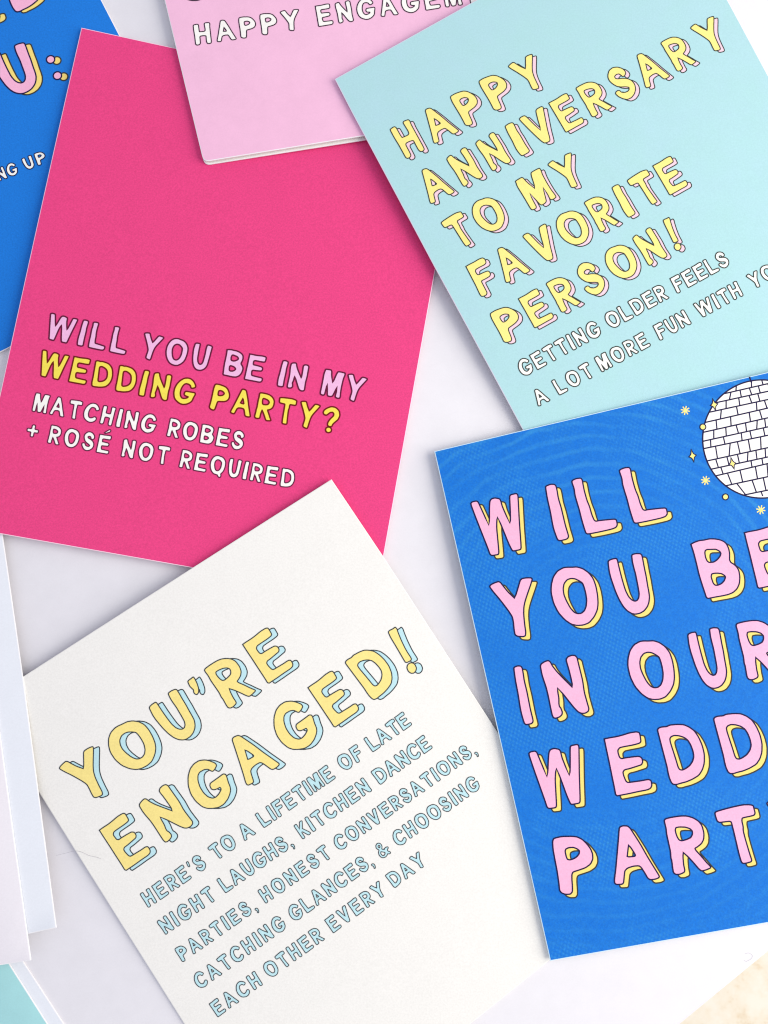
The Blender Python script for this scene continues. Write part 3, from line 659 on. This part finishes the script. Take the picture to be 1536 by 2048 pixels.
# ------------------------------------------------------------------ print: white card
M_yelw = pr("lemon_ink", (247, 226, 140))
wh = dict(fill=M_yelw, edge=M_char, shadow=M_sky, off=(12.3, 0.2), lw=2.1)
Line(white, (192.4, 1598), (536.8, 1367.4), (486, 1286.2), **wh).letters([
    ('Y', (116.9, 1533), (184.6, 1491.3)), ('O', (231.5, 1521.3), (297.9, 1460)), ('U', (318.8, 1450.9), (354.7, 1380.6)), ('^', (374, 1363.7), (386.5, 1352.5)),
    ('R', (455.5, 1414.5), (511.4, 1381.5)), ('E', (536, 1366.8), (587.5, 1329.5))])
Line(white, (251.6, 1741.4), (745, 1402.9), (198.75, 1658), **wh).letters([
    ('E', (250.8, 1741.4), (302.9, 1703.6)), ('N', (326.4, 1686.1), (336.8, 1568.7)), ('G', (388.3, 1598.1), (452.1, 1549.9)), ('A', (494.6, 1570.2), (560.8, 1531)),
    ('G', (563.5, 1485.6), (623.5, 1430.4)), ('E', (668.9, 1454.9), (719.1, 1417.5)), ('D', (742.3, 1402.9), (771.7, 1322.8)), ('!', (814.9, 1339.6), (793.6, 1257.4))])
ws = dict(fill=M_sky, edge=M_char, lw=1.6)
Line(white, (297.8, 1815.2), (809.6, 1459.4), (792.2, 1432.6), **ws).text([
    ("HERE'S", (296.5, 1813.9), (413.1, 1730.6)), ('TO', (415.5, 1695.4), (467.6, 1679.8)), ('A', (489.7, 1680.6), (511.3, 1666.3)), ('LIFETIME', (526.9, 1654.3), (671.6, 1555.7)),
    ('OF', (682, 1534.1), (714.6, 1491.1)), ('LATE', (744.5, 1502.9), (823.4, 1448.2))], "pale blue words here's to a lifetime of late")
Line(white, (331.6, 1869.4), (850, 1506.3), (833.1, 1479.4), **ws).text([
    ('NIGHT', (330.3, 1868.6), (418.9, 1774.8)), ('LAUGHS,', (450.9, 1786), (591.3, 1695.4)), ('KITCHEN', (605.1, 1677.2), (728.1, 1557.6)), ('DANCE', (758.9, 1568.8), (865.1, 1495.1))], "pale blue words night laughs, kitchen dance")
Line(white, (366.8, 1923.3), (863.5, 1571.9), (755, 1612.2), **ws).text([
    ('PARTIES,', (364.2, 1922), (519.1, 1823)), ('HONEST', (532.1, 1806.9), (648, 1689.4)), ('CONVERSATIONS,', (672.9, 1693), (957.3, 1509.4))], "pale blue words parties, honest conversations,")
Line(white, (424.6, 1962), (821.4, 1677.3), (804.4, 1651.3), **ws).text([
    ('CATCHING', (393.4, 1969.1), (561.9, 1834.9)), ('GLANCES,', (582.2, 1833.6), (751.6, 1733.3)), ('&', (759.4, 1711.2), (779.7, 1699.5)), ('CHOOSING', (791.4, 1685.2), (954.2, 1561.5))], "pale blue words catching glances, & choosing")
Line(white, (436.4, 2033.4), (788.8, 1776.3), (418.6, 2007.3), **ws).text([
    ('EACH', (435.8, 2033.4), (509.8, 1943.5)), ('OTHER', (535.3, 1949.5), (649.9, 1879.2)), ('EVERY', (666.8, 1865.4), (758.9, 1764.1)), ('DAY', (788, 1775.8), (838.3, 1704.7))], "pale blue words each other every day")

# ------------------------------------------------------------------ print: soft pink card and left blue card
Line(lil, (397.6, 90.3), (641.8, 52.3), (630.9, 12.2), M_wht, M_plum, lw=2.2).text([
    ('HAPPY', (385.8, 48), (596, 16.6)), ('ENGAGEM', (631.8, 17.4), (925.4, 11.7)), ('ENT', (941, 3), None)], "white outlined words happy engagement")
Line(lil, (372, 3.0), (472, -12.6), (372, -97), M_wht, M_plum, lw=2.6, caps=100).text([('O', (353, 0), None)], "foot of a bigger headline letter cut off by the top of the view")
bq = dict(fill=M_pk, edge=M_navy, shadow=M_yel, off=(12.5, 2.0), lw=2.9, edge2=M_olive)
Line(blueL, (49.5, 185), (142.0, 147.1), None or (10.1, 88.9), caps=104, **bq).letters([('U', (4.8, 174.3), (74.2, 145.8)), (':', (107.5, 155), (123, 149))])
Line(blueL, (27.3, 28.1), (119.8, -9.8), (0, 0), caps=104, **bq).letters([('D', (27.3, 28.1), None), ('E', None, (2, 37))])
Line(blueL, (58.6, 338.5), (79.4, 330.2), (65.1, 307.3), M_wht, M_navy, lw=2.0, caps=26.5).text([
    ('UP', (50, 335), (89.3, 309.9)), ('ING', None, (33.9, 336))], "white outlined words ending in ing up")

# ------------------------------------------------------------------ small things: a hair and a curl of fibre
def tube(name, pts, r, mat, label, cat, n=6):
    P = [Vector(p) for p in pts]; V = []; F = []
    for i, p in enumerate(P):
        d = (P[min(i + 1, len(P) - 1)] - P[max(i - 1, 0)]).normalized()
        a = d.cross(Vector((0, 0, 1))).normalized(); b_ = d.cross(a)
        rr = r * (0.4 if i in (0, len(P) - 1) else 1)
        for k in range(n): V.append(tuple(p + (a * math.cos(2 * math.pi * k / n) + b_ * math.sin(2 * math.pi * k / n)) * rr))
    for i in range(len(P) - 1):
        for k in range(n):
            F.append((i * n + k, i * n + (k + 1) % n, (i + 1) * n + (k + 1) % n, (i + 1) * n + k))
    o = link(name, V, F, [mat], None, None, P[0], True); o["label"] = label; o["category"] = cat
    return o
def spline(pts, n=6):
    out = []
    for i in range(len(pts) - 1):
        p0, p1, p2, p3 = pts[max(i - 1, 0)], pts[i], pts[i + 1], pts[min(i + 2, len(pts) - 1)]
        for k in range(n):
            t = k / n
            out.append(tuple(0.5 * (2 * b + (c - a) * t + (2 * a - 5 * b + 4 * c - d) * t * t + (3 * b - a - 3 * c + d) * t ** 3) for a, b, c, d in zip(p0, p1, p2, p3)))
    return out + [pts[-1]]
M_hair = paper("hair", (176, 172, 180), grain=0)
hp = []
for u, v in spline([(112, 1711), (132, 1706), (150, 1702), (163, 1704), (178, 1711), (192, 1714), (203, 1718)]):
    hp.append(white.top.at(u, v, 0.06 * MM))
tube("hair", hp, 0.03 * MM, M_hair, "fine loose hair lying across the left edge of the white card", "hair")
fp = [at0(u, v, 0.06 * MM) for u, v in spline([(1490, 1908), (1498, 1906), (1505, 1911), (1503, 1917), (1497, 1921), (1492, 1923), (1488, 1920)])]
tube("lint", fp, 0.02 * MM, M_hair, "tiny curl of lint near the edge of the tabletop, lower right corner", "lint")
